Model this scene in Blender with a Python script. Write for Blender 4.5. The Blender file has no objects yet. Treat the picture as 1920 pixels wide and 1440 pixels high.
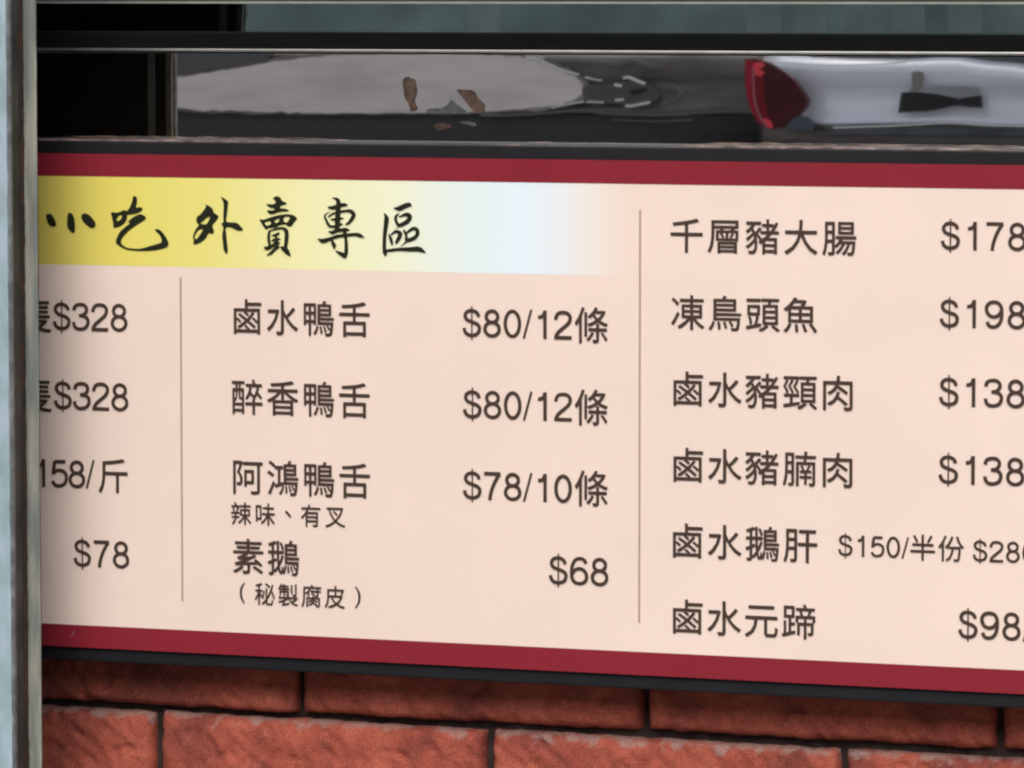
import bpy, bmesh, math, random
from mathutils import Vector, Matrix, noise

S = bpy.context.scene
COL = S.collection
R = math.radians

# ------------------------------------------------------------------ camera
FPX, YAW, PIT = 8977.2, 0.3393, -0.0818      # focal length in pixels of a 1920 px wide picture
CAM = Vector((0.0, -3.0, 1.3))
fwd = Vector((-math.sin(YAW) * math.cos(PIT), math.cos(YAW) * math.cos(PIT), math.sin(PIT)))
rgt = Vector((math.cos(YAW), math.sin(YAW), 0.0))
upv = rgt.cross(fwd)
cd = bpy.data.cameras.new('camera')
cd.sensor_width = 36.0
cd.lens = 36.0 * FPX / 1920.0
cd.clip_start, cd.clip_end = 0.05, 500.0
cam = bpy.data.objects.new('camera', cd)
COL.objects.link(cam)
cam.matrix_world = Matrix(((rgt.x, upv.x, -fwd.x, CAM.x), (rgt.y, upv.y, -fwd.y, CAM.y),
                           (rgt.z, upv.z, -fwd.z, CAM.z), (0, 0, 0, 1)))
S.camera = cam

# ------------------------------------------------------------------ sky, sun, exposure
w = bpy.data.worlds.new("World")
S.world = w
w.use_nodes = True
nt = w.node_tree
bg = nt.nodes['Background']
sky = nt.nodes.new('ShaderNodeTexSky')
sky.sky_type = 'NISHITA'
sky.sun_disc = False
sky.air_density = 0.8
sky.dust_density = 5.0
sky.ozone_density = 1.0
hs = nt.nodes.new('ShaderNodeHueSaturation')      # a veil of cloud takes most of the blue out
hs.inputs['Saturation'].default_value = 0.38
nt.links.new(sky.outputs[0], hs.inputs['Color'])
nt.links.new(hs.outputs[0], bg.inputs['Color'])
bg.inputs['Strength'].default_value = 0.15
sl = bpy.data.lights.new('sun', 'SUN')
sl.energy = 0.60
sl.angle = R(30)
sl.color = (1.0, 0.95, 0.89)
sun = bpy.data.objects.new('sun', sl)
COL.objects.link(sun)
# towards the sun: high behind the viewer
sdir = Vector((0.16, -0.90, 1.02)).normalized()
sun.rotation_euler = sdir.to_track_quat('Z', 'Y').to_euler()
sky.sun_elevation = math.asin(sdir.z)
sky.sun_rotation = math.atan2(sdir.x, sdir.y)
S.view_settings.view_transform = 'Standard'
S.view_settings.look = 'None'
S.view_settings.gamma = 1
S.view_settings.exposure = 0.66
S.view_settings.use_curve_mapping = False
S.cycles.filter_width = 2.3
S.cycles.max_bounces = 8


# ------------------------------------------------------------------ helpers
def U(px, py, y=0.0):
    """where the line of sight through a picture point meets the upright plane y"""
    d = fwd + rgt * ((px - 960) / FPX) - upv * ((py - 720) / FPX)
    t = (y - CAM.y) / d.y
    p = CAM + d * t
    return p.x, p.z


def lin(r, g, b):
    f = lambda c: (c / 255 / 12.92) if c <= 10 else ((c / 255 + 0.055) / 1.055) ** 2.4
    return (f(r), f(g), f(b), 1)


def mat(name, col, rough=0.5, metal=0.0, spec=0.5, var=0.0, scale=40.0, bump=0.0, bscale=200.0, coat=0.0, col2=None, stretch=(1, 1, 1), lo=0.4, hi=0.65):
    m = bpy.data.materials.new(name)
    m.use_nodes = True
    n = m.node_tree
    b = n.nodes['Principled BSDF']
    b.inputs['Base Color'].default_value = col
    b.inputs['Roughness'].default_value = rough
    b.inputs['Metallic'].default_value = metal
    b.inputs['Specular IOR Level'].default_value = spec
    b.inputs['Coat Weight'].default_value = coat
    tc = n.nodes.new('ShaderNodeTexCoord')
    mp = n.nodes.new('ShaderNodeMapping')
    mp.inputs['Scale'].default_value = stretch
    n.links.new(tc.outputs['Object'], mp.inputs['Vector'])
    if var or col2:
        t = n.nodes.new('ShaderNodeTexNoise')
        t.inputs['Scale'].default_value = scale
        t.inputs['Detail'].default_value = 6
        n.links.new(mp.outputs[0], t.inputs['Vector'])
        rmp = n.nodes.new('ShaderNodeValToRGB')
        c2 = col2 or tuple(c * (1 - var) for c in col[:3]) + (1,)
        rmp.color_ramp.elements[0].position = lo
        rmp.color_ramp.elements[1].position = hi
        rmp.color_ramp.elements[0].color = c2
        rmp.color_ramp.elements[1].color = col
        n.links.new(t.outputs['Fac'], rmp.inputs['Fac'])
        n.links.new(rmp.outputs['Color'], b.inputs['Base Color'])
    if bump:
        t2 = n.nodes.new('ShaderNodeTexNoise')
        t2.inputs['Scale'].default_value = bscale
        t2.inputs['Detail'].default_value = 5
        n.links.new(mp.outputs[0], t2.inputs['Vector'])
        bp = n.nodes.new('ShaderNodeBump')
        bp.inputs['Strength'].default_value = 1.0
        bp.inputs['Distance'].default_value = bump
        n.links.new(t2.outputs['Fac'], bp.inputs['Height'])
        n.links.new(bp.outputs[0], b.inputs['Normal'])
    return m


def tag(o, label=None, cat=None, group=None, kind=None):
    for k, v in (('label', label), ('category', cat), ('group', group), ('kind', kind)):
        if v:
            o[k] = v
    return o


def thing(name, label, cat, loc=(0, 0, 0), group=None):
    o = bpy.data.objects.new(name, None)
    COL.objects.link(o)
    o.location = loc
    o.empty_display_size = 0.1
    return tag(o, label, cat, group)


def link(name, me, m, parent=None, label=None, kind=None):
    """world-space mesh linked as one object; its parent's offset is taken out"""
    if m:
        me.materials.clear()
        me.materials.append(m)
    o = bpy.data.objects.new(name, me)
    COL.objects.link(o)
    if parent:
        o.parent = parent
        off = Vector(parent.location)
        q = parent.parent
        while q:
            off += Vector(q.location)
            q = q.parent
        me.transform(Matrix.Translation(-off))
    return tag(o, label, kind=kind)


def mesh_bm(bm, smooth=False):
    me = bpy.data.meshes.new('shape')
    bm.to_mesh(me)
    bm.free()
    if smooth:
        for p in me.polygons:
            p.use_smooth = True
    return me


def box_bm(x0, x1, y0, y1, z0, z1, bev=0.0, seg=2):
    bm = bmesh.new()
    bmesh.ops.create_cube(bm, size=1)
    for v in bm.verts:
        v.co = Vector(((x0 + x1) / 2 + v.co.x * (x1 - x0), (y0 + y1) / 2 + v.co.y * (y1 - y0), (z0 + z1) / 2 + v.co.z * (z1 - z0)))
    if bev:
        bmesh.ops.bevel(bm, geom=bm.edges[:], offset=bev, segments=seg, affect='EDGES', profile=0.6)
    return bm


def box(name, x0, x1, y0, y1, z0, z1, m, parent=None, bev=0.0, label=None, kind=None):
    return link(name, mesh_bm(box_bm(x0, x1, y0, y1, z0, z1, bev)), m, parent, label, kind)


def fills(loops):
    """filled flat outline with holes (first loop outer, even-odd) as verts/faces in 2D"""
    cu = bpy.data.curves.new('outline', 'CURVE')
    cu.dimensions = '2D'
    cu.fill_mode = 'FRONT'
    for lp in loops:
        sp = cu.splines.new('POLY')
        sp.points.add(len(lp) - 1)
        for i, (x, y) in enumerate(lp):
            sp.points[i].co = (x, y, 0, 1)
        sp.use_cyclic_u = True
    ob = bpy.data.objects.new('outline', cu)
    me = bpy.data.meshes.new_from_object(ob)
    v = [(a.co.x, a.co.y) for a in me.vertices]
    f = [tuple(p.vertices) for p in me.polygons]
    bpy.data.objects.remove(ob)
    bpy.data.curves.remove(cu)
    bpy.data.meshes.remove(me)
    return v, f


def smooth_loop(pts, n=4, closed=True):
    """Catmull-Rom through the points"""
    out, N = [], len(pts)
    rng = range(N if closed else N - 1)
    for i in rng:
        if closed:
            p = [pts[(i + k) % N] for k in (-1, 0, 1, 2)]
        else:
            p = [pts[min(max(i + k, 0), N - 1)] for k in (-1, 0, 1, 2)]
        for s in range(n):
            t = s / n
            out.append(tuple(0.5 * ((2 * p[1][j]) + (-p[0][j] + p[2][j]) * t + (2 * p[0][j] - 5 * p[1][j] + 4 * p[2][j] - p[3][j]) * t * t
                                    + (-p[0][j] + 3 * p[1][j] - 3 * p[2][j] + p[3][j]) * t ** 3) for j in range(len(pts[0]))))
    if not closed:
        out.append(tuple(pts[-1]))
    return out


def ribbon(pts, n=5):
    """brush stroke: points (x, y, width) -> strip with rounded ends, 2D verts/faces"""
    p = smooth_loop(pts, n, closed=False)
    L, Rr = [], []
    for i, (x, y, wd) in enumerate(p):
        a, b = p[max(i - 1, 0)], p[min(i + 1, len(p) - 1)]
        dx, dy = b[0] - a[0], b[1] - a[1]
        l = math.hypot(dx, dy) or 1
        nx, ny = -dy / l * wd / 2, dx / l * wd / 2
        L.append((x + nx, y + ny))
        Rr.append((x - nx, y - ny))
    v, f = [], []
    for a, b in zip(L, Rr):
        v += [a, b]
    for i in range(len(L) - 1):
        f.append((2 * i, 2 * i + 1, 2 * i + 3, 2 * i + 2))
    return v, f


# ------------------------------------------------------------------ materials
M = {}
M['cream'] = mat('cream_print', (0.785, 0.640, 0.560, 1), 0.42, var=0.035, scale=9, bump=0.00002, bscale=400)
M['maroon'] = mat('maroon_print', (0.222, 0.0165, 0.029, 1), 0.5, spec=.22, var=0.06, scale=14)
M['ink'] = mat('brown_ink', (0.056, 0.033, 0.024, 1), 0.6, spec=.25)
M['brush_ink'] = mat('brush_ink', (0.011, 0.013, 0.004, 1), 0.6, spec=.25)
M['rule'] = mat('rule_ink', (0.36, 0.25, 0.21, 1), 0.5)
M['board'] = mat('black_board', (0.008, 0.008, 0.011, 1), 0.6, spec=0.3, var=0.3, scale=30)
M['tape'] = mat('torn_tape', (0.28, 0.20, 0.18, 1), 0.8, col2=(0.06, 0.035, 0.03, 1), scale=60)
M['mortar'] = mat('dark_mortar', (0.040, 0.024, 0.020, 1), 0.95, var=0.5, scale=80, bump=0.001, bscale=300)
M['steel'] = mat('polished_steel', (0.97, 0.955, 0.935, 1), 0.0105, 1.0, var=0.05, scale=6, stretch=(1, 1, 8), lo=0.3, hi=0.6)
M['tinted'] = mat('tinted_glass', (0.66, 0.80, 0.74, 1), 0.02, 1.0, var=0.25, scale=14)
M['glass_pale'] = mat('pale_patch_glass', (0.78, 0.85, 0.81, 1), 0.12, 1.0, var=0.15, scale=50)  # paler than the glass round it
M['edge'] = mat('pale_glass_edge', (0.36, 0.40, 0.36, 1), 0.4, 0.3, var=0.15, scale=50)
M['rail'] = mat('black_rail', (0.005, 0.006, 0.006, 1), 0.6, spec=0.06, var=0.3, scale=30, stretch=(1, 1, 10))
M['rubber'] = mat('black_rubber', (0.006, 0.006, 0.007, 1), 0.6, spec=0.2)
M['trim'] = mat('bright_trim', (0.62, 0.60, 0.57, 1), 0.3, 0.9, var=0.2, scale=50)
M['brown_reflection'] = mat('reflection_fleck', (0.080, 0.048, 0.030, 1), 0.8, col2=(0.028, 0.012, 0.009, 1), scale=150)  # brown tone of things mirrored in the steel
M['grey_fleck'] = mat('grey_reflection', (0.075, 0.078, 0.077, 1), 0.8, var=0.5, scale=150)  # grey tone of a mirrored shape
M['post_blue'] = mat('pale_blue_paint', (0.35, 0.45, 0.52, 1), 0.45, col2=(0.24, 0.335, 0.35, 1), scale=70, stretch=(1, 1, .5), bump=0.0006, bscale=60, lo=0.3, hi=0.62)
M['post_edge'] = mat('grey_worn_paint', (0.18, 0.19, 0.20, 1), 0.6, var=0.5, scale=90)
M['post_dark'] = mat('dark_steel_channel', (0.060, 0.052, 0.044, 1), 0.6, var=0.6, scale=25, bump=0.0004, bscale=120)
M['rust'] = mat('rust', (0.045, 0.020, 0.009, 1), 0.85, col2=(0.018, 0.010, 0.006, 1), scale=70, bump=0.001, bscale=150)
M['post_beige'] = mat('beige_grey_paint', (0.30, 0.30, 0.25, 1), 0.5, col2=(0.15, 0.165, 0.155, 1), scale=160, stretch=(1, 1, .12), bump=0.0005, bscale=120)
M['rib'] = mat('dull_grey_rib', (0.05, 0.053, 0.053, 1), 0.6, var=.3, scale=30)
M['back_shade'] = mat('post_back_shade', (0.006, 0.006, 0.006, 1), 0.7, spec=0.1)  # near black puts the shade behind the post into its colour
M['silver'] = mat('silver_car_paint', (0.84, 0.86, 0.92, 1), 0.22, 0.05, coat=0.5, var=0.06, scale=3)
M['car_dark'] = mat('dark_grey_car_paint', (0.18, 0.160, 0.142, 1), 0.35, 0.0, coat=0.2, col2=(0.065, 0.058, 0.052, 1), scale=3.5, stretch=(1, 1, 7), lo=.36, hi=.66)
M['car_reflection'] = mat('pale_fender_reflection', (0.88, 0.79, 0.73, 1), 0.45, 0.0, var=0.22, scale=4, stretch=(1, 1, 5), lo=.3, hi=.6)  # pale road reflection put into the colour
M['car_glass'] = mat('car_window', (0.05, 0.055, 0.05, 1), 0.1)
M['car_black'] = mat('car_black_plastic', (0.06, 0.058, 0.055, 1), 0.6)
M['tyre'] = mat('tyre_rubber', (0.02, 0.02, 0.02, 1), 0.9)
M['brownish'] = mat('brown_reflection_rim', (0.25, 0.21, 0.18, 1), 0.5, var=.5, scale=9)  # brown edge tone of the painted fender reflection
M['chrome'] = mat('chrome', (0.95, 0.93, 0.92, 1), 0.12, 1.0)
M['trim_highlight'] = mat('lamp_trim_and_highlight', (0.85, 0.83, 0.84, 1), 0.35)  # white for lamp trim and for painted crease highlights
M['lamp_red'] = mat('dark_red_lens', (0.085, 0.002, 0.007, 1), 0.3, spec=.3, var=0.4, scale=30)
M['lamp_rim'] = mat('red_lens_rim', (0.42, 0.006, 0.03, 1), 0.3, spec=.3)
M['lamp_bright'] = mat('pink_red_highlight', (0.98, 0.06, 0.09, 1), 0.3)  # lens hot spots put into colour
M['lamp_pink'] = mat('pale_pink_highlight', (0.42, 0.12, 0.13, 1), 0.3)  # colour of the painted highlight down the lens
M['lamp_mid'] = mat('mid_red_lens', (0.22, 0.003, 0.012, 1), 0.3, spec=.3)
M['recess'] = mat('dark_recess', (0.012, 0.012, 0.010, 1), 0.6)
M['asphalt'] = mat('asphalt', (0.05, 0.05, 0.052, 1), 0.9, var=0.4, scale=60, bump=0.003, bscale=200)
M['paving'] = mat('concrete_paving', (0.22, 0.21, 0.20, 1), 0.85, var=0.25, scale=8, bump=0.001, bscale=100)
M['kerb'] = mat('kerb_stone', (0.28, 0.27, 0.26, 1), 0.85, var=0.2, scale=10)
M['facade'] = mat('grey_green_render', (0.40, 0.43, 0.42, 1), 0.9, col2=(0.25, 0.28, 0.27, 1), scale=1.6)
M['facade_pale'] = mat('pale_panel', (0.30, 0.31, 0.30, 1), 0.8, var=0.1, scale=3)
M['blocker'] = mat('red_brown_blocker', (0.085, 0.035, 0.022, 1), 0.9, var=.4, scale=12)  # red brown chosen to tint the light falling on the sign
M['olive'] = mat('olive_wood', (0.085, 0.075, 0.03, 1), 0.6, var=0.4, scale=15, stretch=(1, 1, 8))
M['white_paint'] = mat('road_paint', (0.75, 0.75, 0.72, 1), 0.8, var=0.2, scale=20)


def band_material():
    m = mat('printed_gradient', (1, 1, 1, 1), 0.42)
    n = m.node_tree
    b = n.nodes['Principled BSDF']
    tc = [x for x in n.nodes if x.type == 'TEX_COORD'][0]
    sp = n.nodes.new('ShaderNodeSeparateXYZ')
    n.links.new(tc.outputs['Object'], sp.inputs[0])
    mr = n.nodes.new('ShaderNodeMapRange')
    n.links.new(sp.outputs[0], mr.inputs['Value'])
    xs = [(70, (0.66, 0.56, 0.11)), (230, (0.72, 0.63, 0.13)), (400, (0.75, 0.69, 0.21)), (560, (0.79, 0.76, 0.40)), (740, (0.78, 0.80, 0.58)),
          (870, (0.70, 0.79, 0.78)), (980, (0.70, 0.80, 0.86)), (1050, (0.73, 0.77, 0.79)), (1115, (0.77, 0.71, 0.65)), (1175, (0.785, 0.640, 0.560))]
    X0, X1 = U(70, 420)[0], U(1175, 420)[0]
    mr.inputs['From Min'].default_value = X0
    mr.inputs['From Max'].default_value = X1
    r = n.nodes.new('ShaderNodeValToRGB')
    cr = r.color_ramp
    while len(cr.elements) < len(xs):
        cr.elements.new(0.5)
    for e, (px, c) in zip(cr.elements, xs):
        e.position = (U(px, 420)[0] - X0) / (X1 - X0)
    for e, (px, c) in zip(cr.elements, xs):
        e.color = c + (1,)
    n.links.new(mr.outputs[0], r.inputs['Fac'])
    n.links.new(r.outputs['Color'], b.inputs['Base Color'])
    return m


def brick_material():
    m = mat('old_red_brick', (0.3, 0.09, 0.06, 1), 0.85)
    n = m.node_tree
    L = n.links.new
    b = n.nodes['Principled BSDF']
    b.inputs['Specular IOR Level'].default_value = 0.08
    tc = [x for x in n.nodes if x.type == 'TEX_COORD'][0]
    oi = n.nodes.new('ShaderNodeObjectInfo')
    add = n.nodes.new('ShaderNodeVectorMath')
    sc = n.nodes.new('ShaderNodeVectorMath')
    sc.operation = 'SCALE'
    cb = n.nodes.new('ShaderNodeCombineXYZ')
    for i in range(3):
        L(oi.outputs['Random'], cb.inputs[i])
    L(cb.outputs[0], sc.inputs[0])
    sc.inputs['Scale'].default_value = 37.0
    L(tc.outputs['Object'], add.inputs[0])
    L(sc.outputs[0], add.inputs[1])
    # large blotches
    t = n.nodes.new('ShaderNodeTexNoise')
    t.inputs['Scale'].default_value = 22
    t.inputs['Detail'].default_value = 5
    L(add.outputs[0], t.inputs['Vector'])
    r = n.nodes.new('ShaderNodeValToRGB')
    r.color_ramp.elements[0].position = 0.33
    r.color_ramp.elements[0].color = (0.200, 0.055, 0.043, 1)
    r.color_ramp.elements[1].position = 0.66
    r.color_ramp.elements[1].color = (0.43, 0.114, 0.075, 1)
    e = r.color_ramp.elements.new(0.5)
    e.color = (0.34, 0.084, 0.056, 1)
    L(t.outputs['Fac'], r.inputs['Fac'])
    # diagonal streaks of lighter clay
    mp = n.nodes.new('ShaderNodeMapping')
    mp0 = n.nodes.new('ShaderNodeMapping')
    mp0.inputs['Rotation'].default_value = (0, R(-38), 0)
    mp.inputs['Scale'].default_value = (150, 60, 60)
    L(add.outputs[0], mp0.inputs['Vector'])
    L(mp0.outputs[0], mp.inputs['Vector'])
    t2 = n.nodes.new('ShaderNodeTexNoise')
    t2.inputs['Scale'].default_value = 1.0
    t2.inputs['Detail'].default_value = 4
    L(mp.outputs[0], t2.inputs['Vector'])
    r2 = n.nodes.new('ShaderNodeValToRGB')
    r2.color_ramp.elements[0].position = 0.56
    r2.color_ramp.elements[0].color = (0, 0, 0, 1)
    r2.color_ramp.elements[1].position = 0.72
    r2.color_ramp.elements[1].color = (0.32, 0.32, 0.32, 1)
    L(t2.outputs['Fac'], r2.inputs['Fac'])
    mx = n.nodes.new('ShaderNodeMixRGB')
    mx.inputs[2].default_value = (0.50, 0.150, 0.105, 1)
    L(r2.outputs['Color'], mx.inputs[0])
    L(r.outputs['Color'], mx.inputs[1])
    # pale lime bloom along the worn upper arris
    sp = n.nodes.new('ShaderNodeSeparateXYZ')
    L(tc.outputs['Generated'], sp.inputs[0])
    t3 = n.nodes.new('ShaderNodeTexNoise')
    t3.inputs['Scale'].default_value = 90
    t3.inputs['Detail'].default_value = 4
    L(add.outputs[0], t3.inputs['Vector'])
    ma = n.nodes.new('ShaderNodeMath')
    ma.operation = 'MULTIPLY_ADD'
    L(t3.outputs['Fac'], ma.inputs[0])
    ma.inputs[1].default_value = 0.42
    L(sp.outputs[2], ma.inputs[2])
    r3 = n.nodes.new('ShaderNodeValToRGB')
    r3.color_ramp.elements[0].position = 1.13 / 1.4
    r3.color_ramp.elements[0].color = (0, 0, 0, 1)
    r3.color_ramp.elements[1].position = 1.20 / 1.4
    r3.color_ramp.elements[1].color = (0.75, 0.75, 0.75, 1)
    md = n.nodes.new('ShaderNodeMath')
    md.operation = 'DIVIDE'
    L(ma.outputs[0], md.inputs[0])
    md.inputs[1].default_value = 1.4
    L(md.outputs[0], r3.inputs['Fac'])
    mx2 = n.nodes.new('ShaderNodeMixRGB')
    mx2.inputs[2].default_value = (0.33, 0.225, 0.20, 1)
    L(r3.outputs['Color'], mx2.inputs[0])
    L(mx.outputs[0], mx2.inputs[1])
    t4 = n.nodes.new('ShaderNodeTexNoise')          # sandy grain
    t4.inputs['Scale'].default_value = 700
    t4.inputs['Detail'].default_value = 3
    L(add.outputs[0], t4.inputs['Vector'])
    r4 = n.nodes.new('ShaderNodeValToRGB')
    r4.color_ramp.elements[0].position = 0.32
    r4.color_ramp.elements[0].color = (0.74, 0.73, 0.73, 1)
    r4.color_ramp.elements[1].position = 0.62
    r4.color_ramp.elements[1].color = (1.12, 1.12, 1.12, 1)
    L(t4.outputs['Fac'], r4.inputs['Fac'])
    mx3 = n.nodes.new('ShaderNodeMixRGB')
    mx3.blend_type = 'MULTIPLY'
    mx3.inputs[0].default_value = 1.0
    L(mx2.outputs[0], mx3.inputs[1])
    L(r4.outputs['Color'], mx3.inputs[2])
    L(mx3.outputs[0], b.inputs['Base Color'])
    bp = n.nodes.new('ShaderNodeBump')
    bp.inputs['Distance'].default_value = 0.0018
    bp.inputs['Strength'].default_value = 1.0
    L(t2.outputs['Fac'], bp.inputs['Height'])
    bp2 = n.nodes.new('ShaderNodeBump')
    bp2.inputs['Distance'].default_value = 0.0007
    L(t4.outputs['Fac'], bp2.inputs['Height'])
    L(bp.outputs[0], bp2.inputs['Normal'])
    L(bp2.outputs[0], b.inputs['Normal'])
    return m


M['band'] = band_material()
M['brick'] = brick_material()

# ------------------------------------------------------------------ ground and street
YM = 0.035        # plane of the polished steel strip in which the street is seen


def flat(name, x0, x1, y0, y1, z, m):
    bm = bmesh.new()
    vs = [bm.verts.new(c) for c in ((x0, y0, z), (x1, y0, z), (x1, y1, z), (x0, y1, z))]
    bm.faces.new(vs)
    return link(name, mesh_bm(bm), m, kind='structure')


flat('ground', -150, 150, -150, 150, -0.14, M['paving'])
flat('road', -150, 150, -14.5, -4.6, -0.13, M['asphalt'])
box('pavement', -40, 40, -4.45, 0.3, -0.139, 0.0, M['paving'], kind='structure')
box('kerb', -40, 40, -4.6, -4.452, -0.139, 0.004, M['kerb'], kind='structure')
box('far_pavement', -40, 40, -20, -14.65, -0.139, 0.0, M['paving'], kind='structure')
box('far_kerb', -40, 40, -14.648, -14.5, -0.139, 0.004, M['kerb'], kind='structure')
bmk = bmesh.new()
for i in range(-6, 7):
    x = i * 5.0
    vs = [bmk.verts.new(c) for c in ((x, -12.0, -0.126), (x + 2.2, -12.0, -0.126), (x + 2.2, -11.9, -0.126), (x, -11.9, -0.126))]
    bmk.faces.new(vs)
link('road_marking', mesh_bm(bmk), M['white_paint'], kind='structure')

far = thing('opposite_building', 'grey green rendered building across the street behind the viewer', 'building', (0, -18, 0))
box('wall', -30, 30, -19, -18, 0, 9.5, M['facade'], far)
rr = random.Random(5)
for i in range(14):
    x = -26 + i * 3.9
    wv = box('window', x, x + 1.5, -18.0, -17.95, 3.6, 5.0, M['car_glass'], far)
    box('sill', x - .1, x + 1.6, -18.0, -17.88, 3.45, 3.56, M['kerb'], wv)
    box('shutter', x - .6, x + 2.0, -18.0, -17.96, 0.1, 0.95, M['facade_pale'], far)

# ------------------------------------------------------------------ shop wall with bricks
BY = 0.0300        # brick faces
zj = U(640, 1347, BY)[1]           # centre of the bed joint between the two visible courses
xa, xb, xc = (U(px, 1300, BY)[0] for px in (558, 1206, 1870))
xd, xe, xf = (U(px, 1400, BY)[0] for px in (290, 911, 1576))
PITCH = (xc - xa) / 2
P2 = (xf - xd) / 2
RH = 0.0735
JO = 0.0052
wall = thing('shop_wall', 'old red brick shop wall with deep dark joints below the menu sign', 'wall', (xb, 0.1, 0))
box('mortar', -3.2, 1.4, BY + 0.011, 0.40, 0.0, 1.19, M['mortar'], wall)
box('upper_wall', -3.2, 1.4, 0.15, 0.40, 1.5, 4.2, M['facade'], wall)


def brick_mesh(seed, L, H, nx=96, nz=34, D=0.05):
    bm = bmesh.new()
    off = Vector((seed * 13.7, seed * 5.1, 0))
    rnd = random.Random(seed)
    crn = [rnd.uniform(0.4, 2.2) for _ in range(4)]
    def edge(t, W, rad):
        d = min(t, W - t)
        if d >= rad:
            return 0.0
        q = 1 - d / rad
        return 1 - math.sqrt(max(0.0, 1 - q * q))
    G = []
    for j in range(nz + 1):
        row = []
        # more rows close to the arrises
        v = 0.5 - 0.5 * math.cos(math.pi * j / nz) * (0.75) - 0.0
        v = 0.5 + (v - 0.5) / 0.75
        v = 0.35 * v + 0.65 * (j / nz)
        for i in range(nx + 1):
            u = i / nx
            x, z = u * L, v * H
            rad = 0.0055
            dz = edge(z, H, rad)
            dx = edge(x, L, rad)
            c = (0 if u < .5 else 1) + (0 if v < .5 else 2)
            cd_ = math.hypot(max(0, 0.009 - min(x, L - x)), max(0, 0.009 - min(z, H - z))) / 0.012
            back = 0.0052 * max(dz, dx) + 0.004 * crn[c] * cd_ ** 2
            n1 = noise.noise(Vector((x * 34, z * 34, 0)) + off)
            n2 = noise.noise(Vector(((x * .8 + z * .6) * 190, (z * .8 - x * .6) * 60, 3)) + off)
            n3 = noise.noise(Vector((x * 300, z * 300, 7)) + off)
            pit = max(0.0, noise.noise(Vector((x * 90 + z * 40, z * 110, 11)) + off) - 0.28)
            back += -0.0014 * n1 - 0.0022 * n2 + 0.0002 * n3 + 0.006 * pit
            ex = 0.0011 * noise.noise(Vector((x * 70, 1.3 + v, 0)) + off) + 0.0005 * noise.noise(Vector((x * 260, 5, v)) + off)
            ez = 0.0009 * noise.noise(Vector((z * 80, 9.3 + u, 0)) + off)
            kz = abs(v - 0.5) * 2
            kx = abs(u - 0.5) * 2
            row.append(bm.verts.new((x + ez * kx ** 6, back, z + ex * kz ** 4)))
        G.append(row)
    for j in range(nz):
        for i in range(nx):
            bm.faces.new((G[j][i], G[j][i + 1], G[j + 1][i + 1], G[j + 1][i]))
    ring = [G[0][i] for i in range(nx + 1)] + [G[j][nx] for j in range(1, nz + 1)] + [G[nz][i] for i in range(nx - 1, -1, -1)] + [G[j][0] for j in range(nz - 1, 0, -1)]
    back = [bm.verts.new((v.co.x, D, v.co.z)) for v in ring]
    N = len(ring)
    for i in range(N):
        bm.faces.new((ring[(i + 1) % N], ring[i], back[i], back[(i + 1) % N]))
    me = mesh_bm(bm, True)
    me.materials.append(M['brick'])
    return me


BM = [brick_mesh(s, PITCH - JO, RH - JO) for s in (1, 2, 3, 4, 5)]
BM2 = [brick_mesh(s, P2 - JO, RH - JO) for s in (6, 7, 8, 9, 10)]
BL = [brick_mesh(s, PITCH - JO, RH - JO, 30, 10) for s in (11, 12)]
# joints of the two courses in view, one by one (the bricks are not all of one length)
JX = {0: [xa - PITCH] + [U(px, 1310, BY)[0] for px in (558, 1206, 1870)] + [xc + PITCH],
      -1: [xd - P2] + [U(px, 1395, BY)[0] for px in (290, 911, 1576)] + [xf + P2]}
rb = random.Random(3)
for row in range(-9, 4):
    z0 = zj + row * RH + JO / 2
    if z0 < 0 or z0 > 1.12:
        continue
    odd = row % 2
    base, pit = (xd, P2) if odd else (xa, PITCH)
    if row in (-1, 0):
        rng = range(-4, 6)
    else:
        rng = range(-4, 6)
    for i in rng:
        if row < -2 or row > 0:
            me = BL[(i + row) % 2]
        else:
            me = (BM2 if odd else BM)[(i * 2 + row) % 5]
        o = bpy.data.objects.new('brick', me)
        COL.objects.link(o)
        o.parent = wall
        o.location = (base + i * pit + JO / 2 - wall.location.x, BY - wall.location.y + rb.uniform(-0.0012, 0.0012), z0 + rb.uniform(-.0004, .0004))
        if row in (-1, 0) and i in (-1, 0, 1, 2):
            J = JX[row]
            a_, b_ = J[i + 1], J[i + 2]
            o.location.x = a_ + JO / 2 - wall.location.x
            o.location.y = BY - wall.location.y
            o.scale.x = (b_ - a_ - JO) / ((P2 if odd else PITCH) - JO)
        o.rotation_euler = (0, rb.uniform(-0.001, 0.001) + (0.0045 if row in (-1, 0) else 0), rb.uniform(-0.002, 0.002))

# ------------------------------------------------------------------ menu sign
XL, XR = -1.66, -0.40
zt_o, zt_i = U(960, 298, 0)[1], U(960, 341.5, 0)[1]
zb_i, zb_o = U(960, 1210, 0)[1], U(960, 1253, 0)[1]
zk_t, zk_b = U(960, 272.5, 0)[1], U(960, 1280, 0)[1]
sign = thing('menu_sign', 'long cream menu sign with maroon borders and Chinese dish names, fixed on the brick wall', 'menu sign', (-1.1, 0.0, zb_o))
box('backing_board', XL, XR, 0.0, 0.028, zk_b, zk_t, M['board'], sign, bev=0.0012)
box('cream_panel', XL + .004, XR - .004, -0.0022, -0.0001, zb_i, zt_i, M['cream'], sign)
box('border_band', XL + .004, XR - .004, -0.0024, -0.0001, zt_i + .00002, zt_o, M['maroon'], sign, label='maroon band along the top of the sign')
box('border_band', XL + .004, XR - .004, -0.0024, -0.0001, zb_o, zb_i - .00002, M['maroon'], sign, label='maroon band along the bottom of the sign')
YF = -0.0022
zh0 = U(620, 506, 0)[1]
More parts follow.
